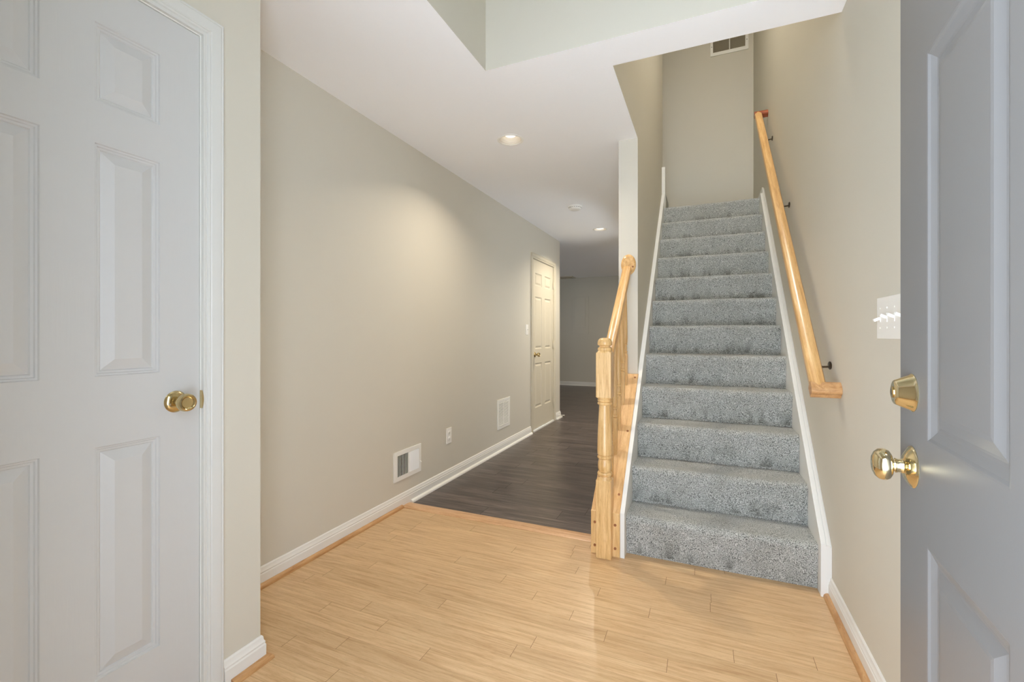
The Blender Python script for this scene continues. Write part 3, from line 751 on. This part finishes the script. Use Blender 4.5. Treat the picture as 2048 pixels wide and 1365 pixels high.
# unseen dome lamps added to even out the brightness
hl = empty('added_dome_lamp', (.05, 3.1, UZ), label='unseen dome lamp added to light the stairwell', cat='ceiling light')
b = bmesh.new(); lathe(b, [(0, -.075), (.06, -.072), (.11, -.058), (.145, -.032), (.15, -.016)], Matrix(), 40); obj('added_lamp_shade', b, M['added_lamp'], hl, smooth=True)
b = bmesh.new(); lathe(b, [(0, 0), (.155, 0), (.158, -.012), (.15, -.018), (0, -.018)], Matrix(), 40); obj('added_lamp_base', b, M['plastic'], hl, smooth=True)
area('added_stair_light', (.05, 3.1, UZ - .09), (0, 0, 0), .25, .25, LV['stair'], (1, .97, .94), shape='DISK')
def unseen_lamp(x, y_, z_, label, power, col):  # puts an unseen lamp where more warm light is wanted
    hl = empty('added_dome_lamp', (x, y_, z_), label=label, cat='ceiling light')
    b = bmesh.new(); lathe(b, [(0, -.075), (.06, -.072), (.11, -.058), (.145, -.032), (.15, -.016)], Matrix(), 40); obj('added_lamp_shade', b, M['added_lamp'], hl, smooth=True)
    b = bmesh.new(); lathe(b, [(0, 0), (.155, 0), (.158, -.012), (.15, -.018), (0, -.018)], Matrix(), 40); obj('added_lamp_base', b, M['plastic'], hl, smooth=True)
    area('unseen_lamp_light', (x, y_, z_ - .09), (0, 0, 0), .28, .28, power, col, shape='DISK')
unseen_lamp(-.5, 8.3, CZ, 'unseen dome lamp added to light the far room behind the stairs', LV['far'], (1, .84, .62))
unseen_lamp(.05, 5.15, 2.2, 'unseen dome lamp added under the stair landing to light the hall', LV['passage'], (1, .84, .64))
# smoke detector
sd = empty('smoke_detector', (-1.204, 4.418, CZ), label='round white smoke detector on the hall ceiling between the two recessed lights', cat='smoke detector')
b = bmesh.new(); lathe(b, [(0, 0), (.070, 0), (.071, -.008), (.069, -.013), (.060, -.014)], Matrix(), 48); obj('mounting_base', b, M['plastic'], sd, smooth=True)
b = bmesh.new(); lathe(b, [(0, -.012), (.060, -.012), (.0625, -.015), (.062, -.022), (.056, -.032), (.048, -.037), (.030, -.0385), (0, -.039)], Matrix(), 48); cv = obj('cover', b, M['plastic'], sd, smooth=True)
b = bmesh.new()
for i in range(18):
    a = 2 * math.pi * i / 18; t = bmesh.new(); box(t, .0605, .0628, -.006, .006, -.0195, -.0165); merge(b, t, Matrix.Rotation(a, 4, 'Z'))
obj('air_slots', b, M['duct'], sd)
# painted breaker panel
ep = empty('breaker_panel', (-2.770, 9.949, 1.163), 0, 'wall coloured breaker panel cover on the far back wall', 'electrical panel')
b = bmesh.new(); bbox_(b, 0, .375, -.012, 0, 0, .85, .003); obj('cover', b, M['wall'], ep)
b = bmesh.new(); bbox_(b, .052, .300, -.020, -.012, .15, .825, .003); box(b, .052, .300, -.0225, -.020, .235, .24); pd = obj('panel_door', b, M['wall'], ep)
b = bmesh.new(); box(b, .06, .085, -.026, -.020, .47, .485); obj('latch', b, M['wall'], pd)
# door stop at the far wall corner
ds = empty('door_stop', (XL + .013, 5.93, .045), 0, 'small white door stop on baseboard at the far wall corner', 'door stop')
Rx = Matrix.Rotation(R(90), 4, 'Y')
b = bmesh.new(); lathe(b, [(0, 0), (.010, 0), (.008, .005), (.0035, .008), (.0035, .065), (0, .065)], Rx, 16); obj('rod', b, M['plastic'], ds, smooth=True)
b = bmesh.new(); lathe(b, [(0, .062), (.006, .063), (.0075, .07), (.007, .078), (0, .08)], Rx, 16); obj('rubber_tip', b, M['rubber'], ds, smooth=True)
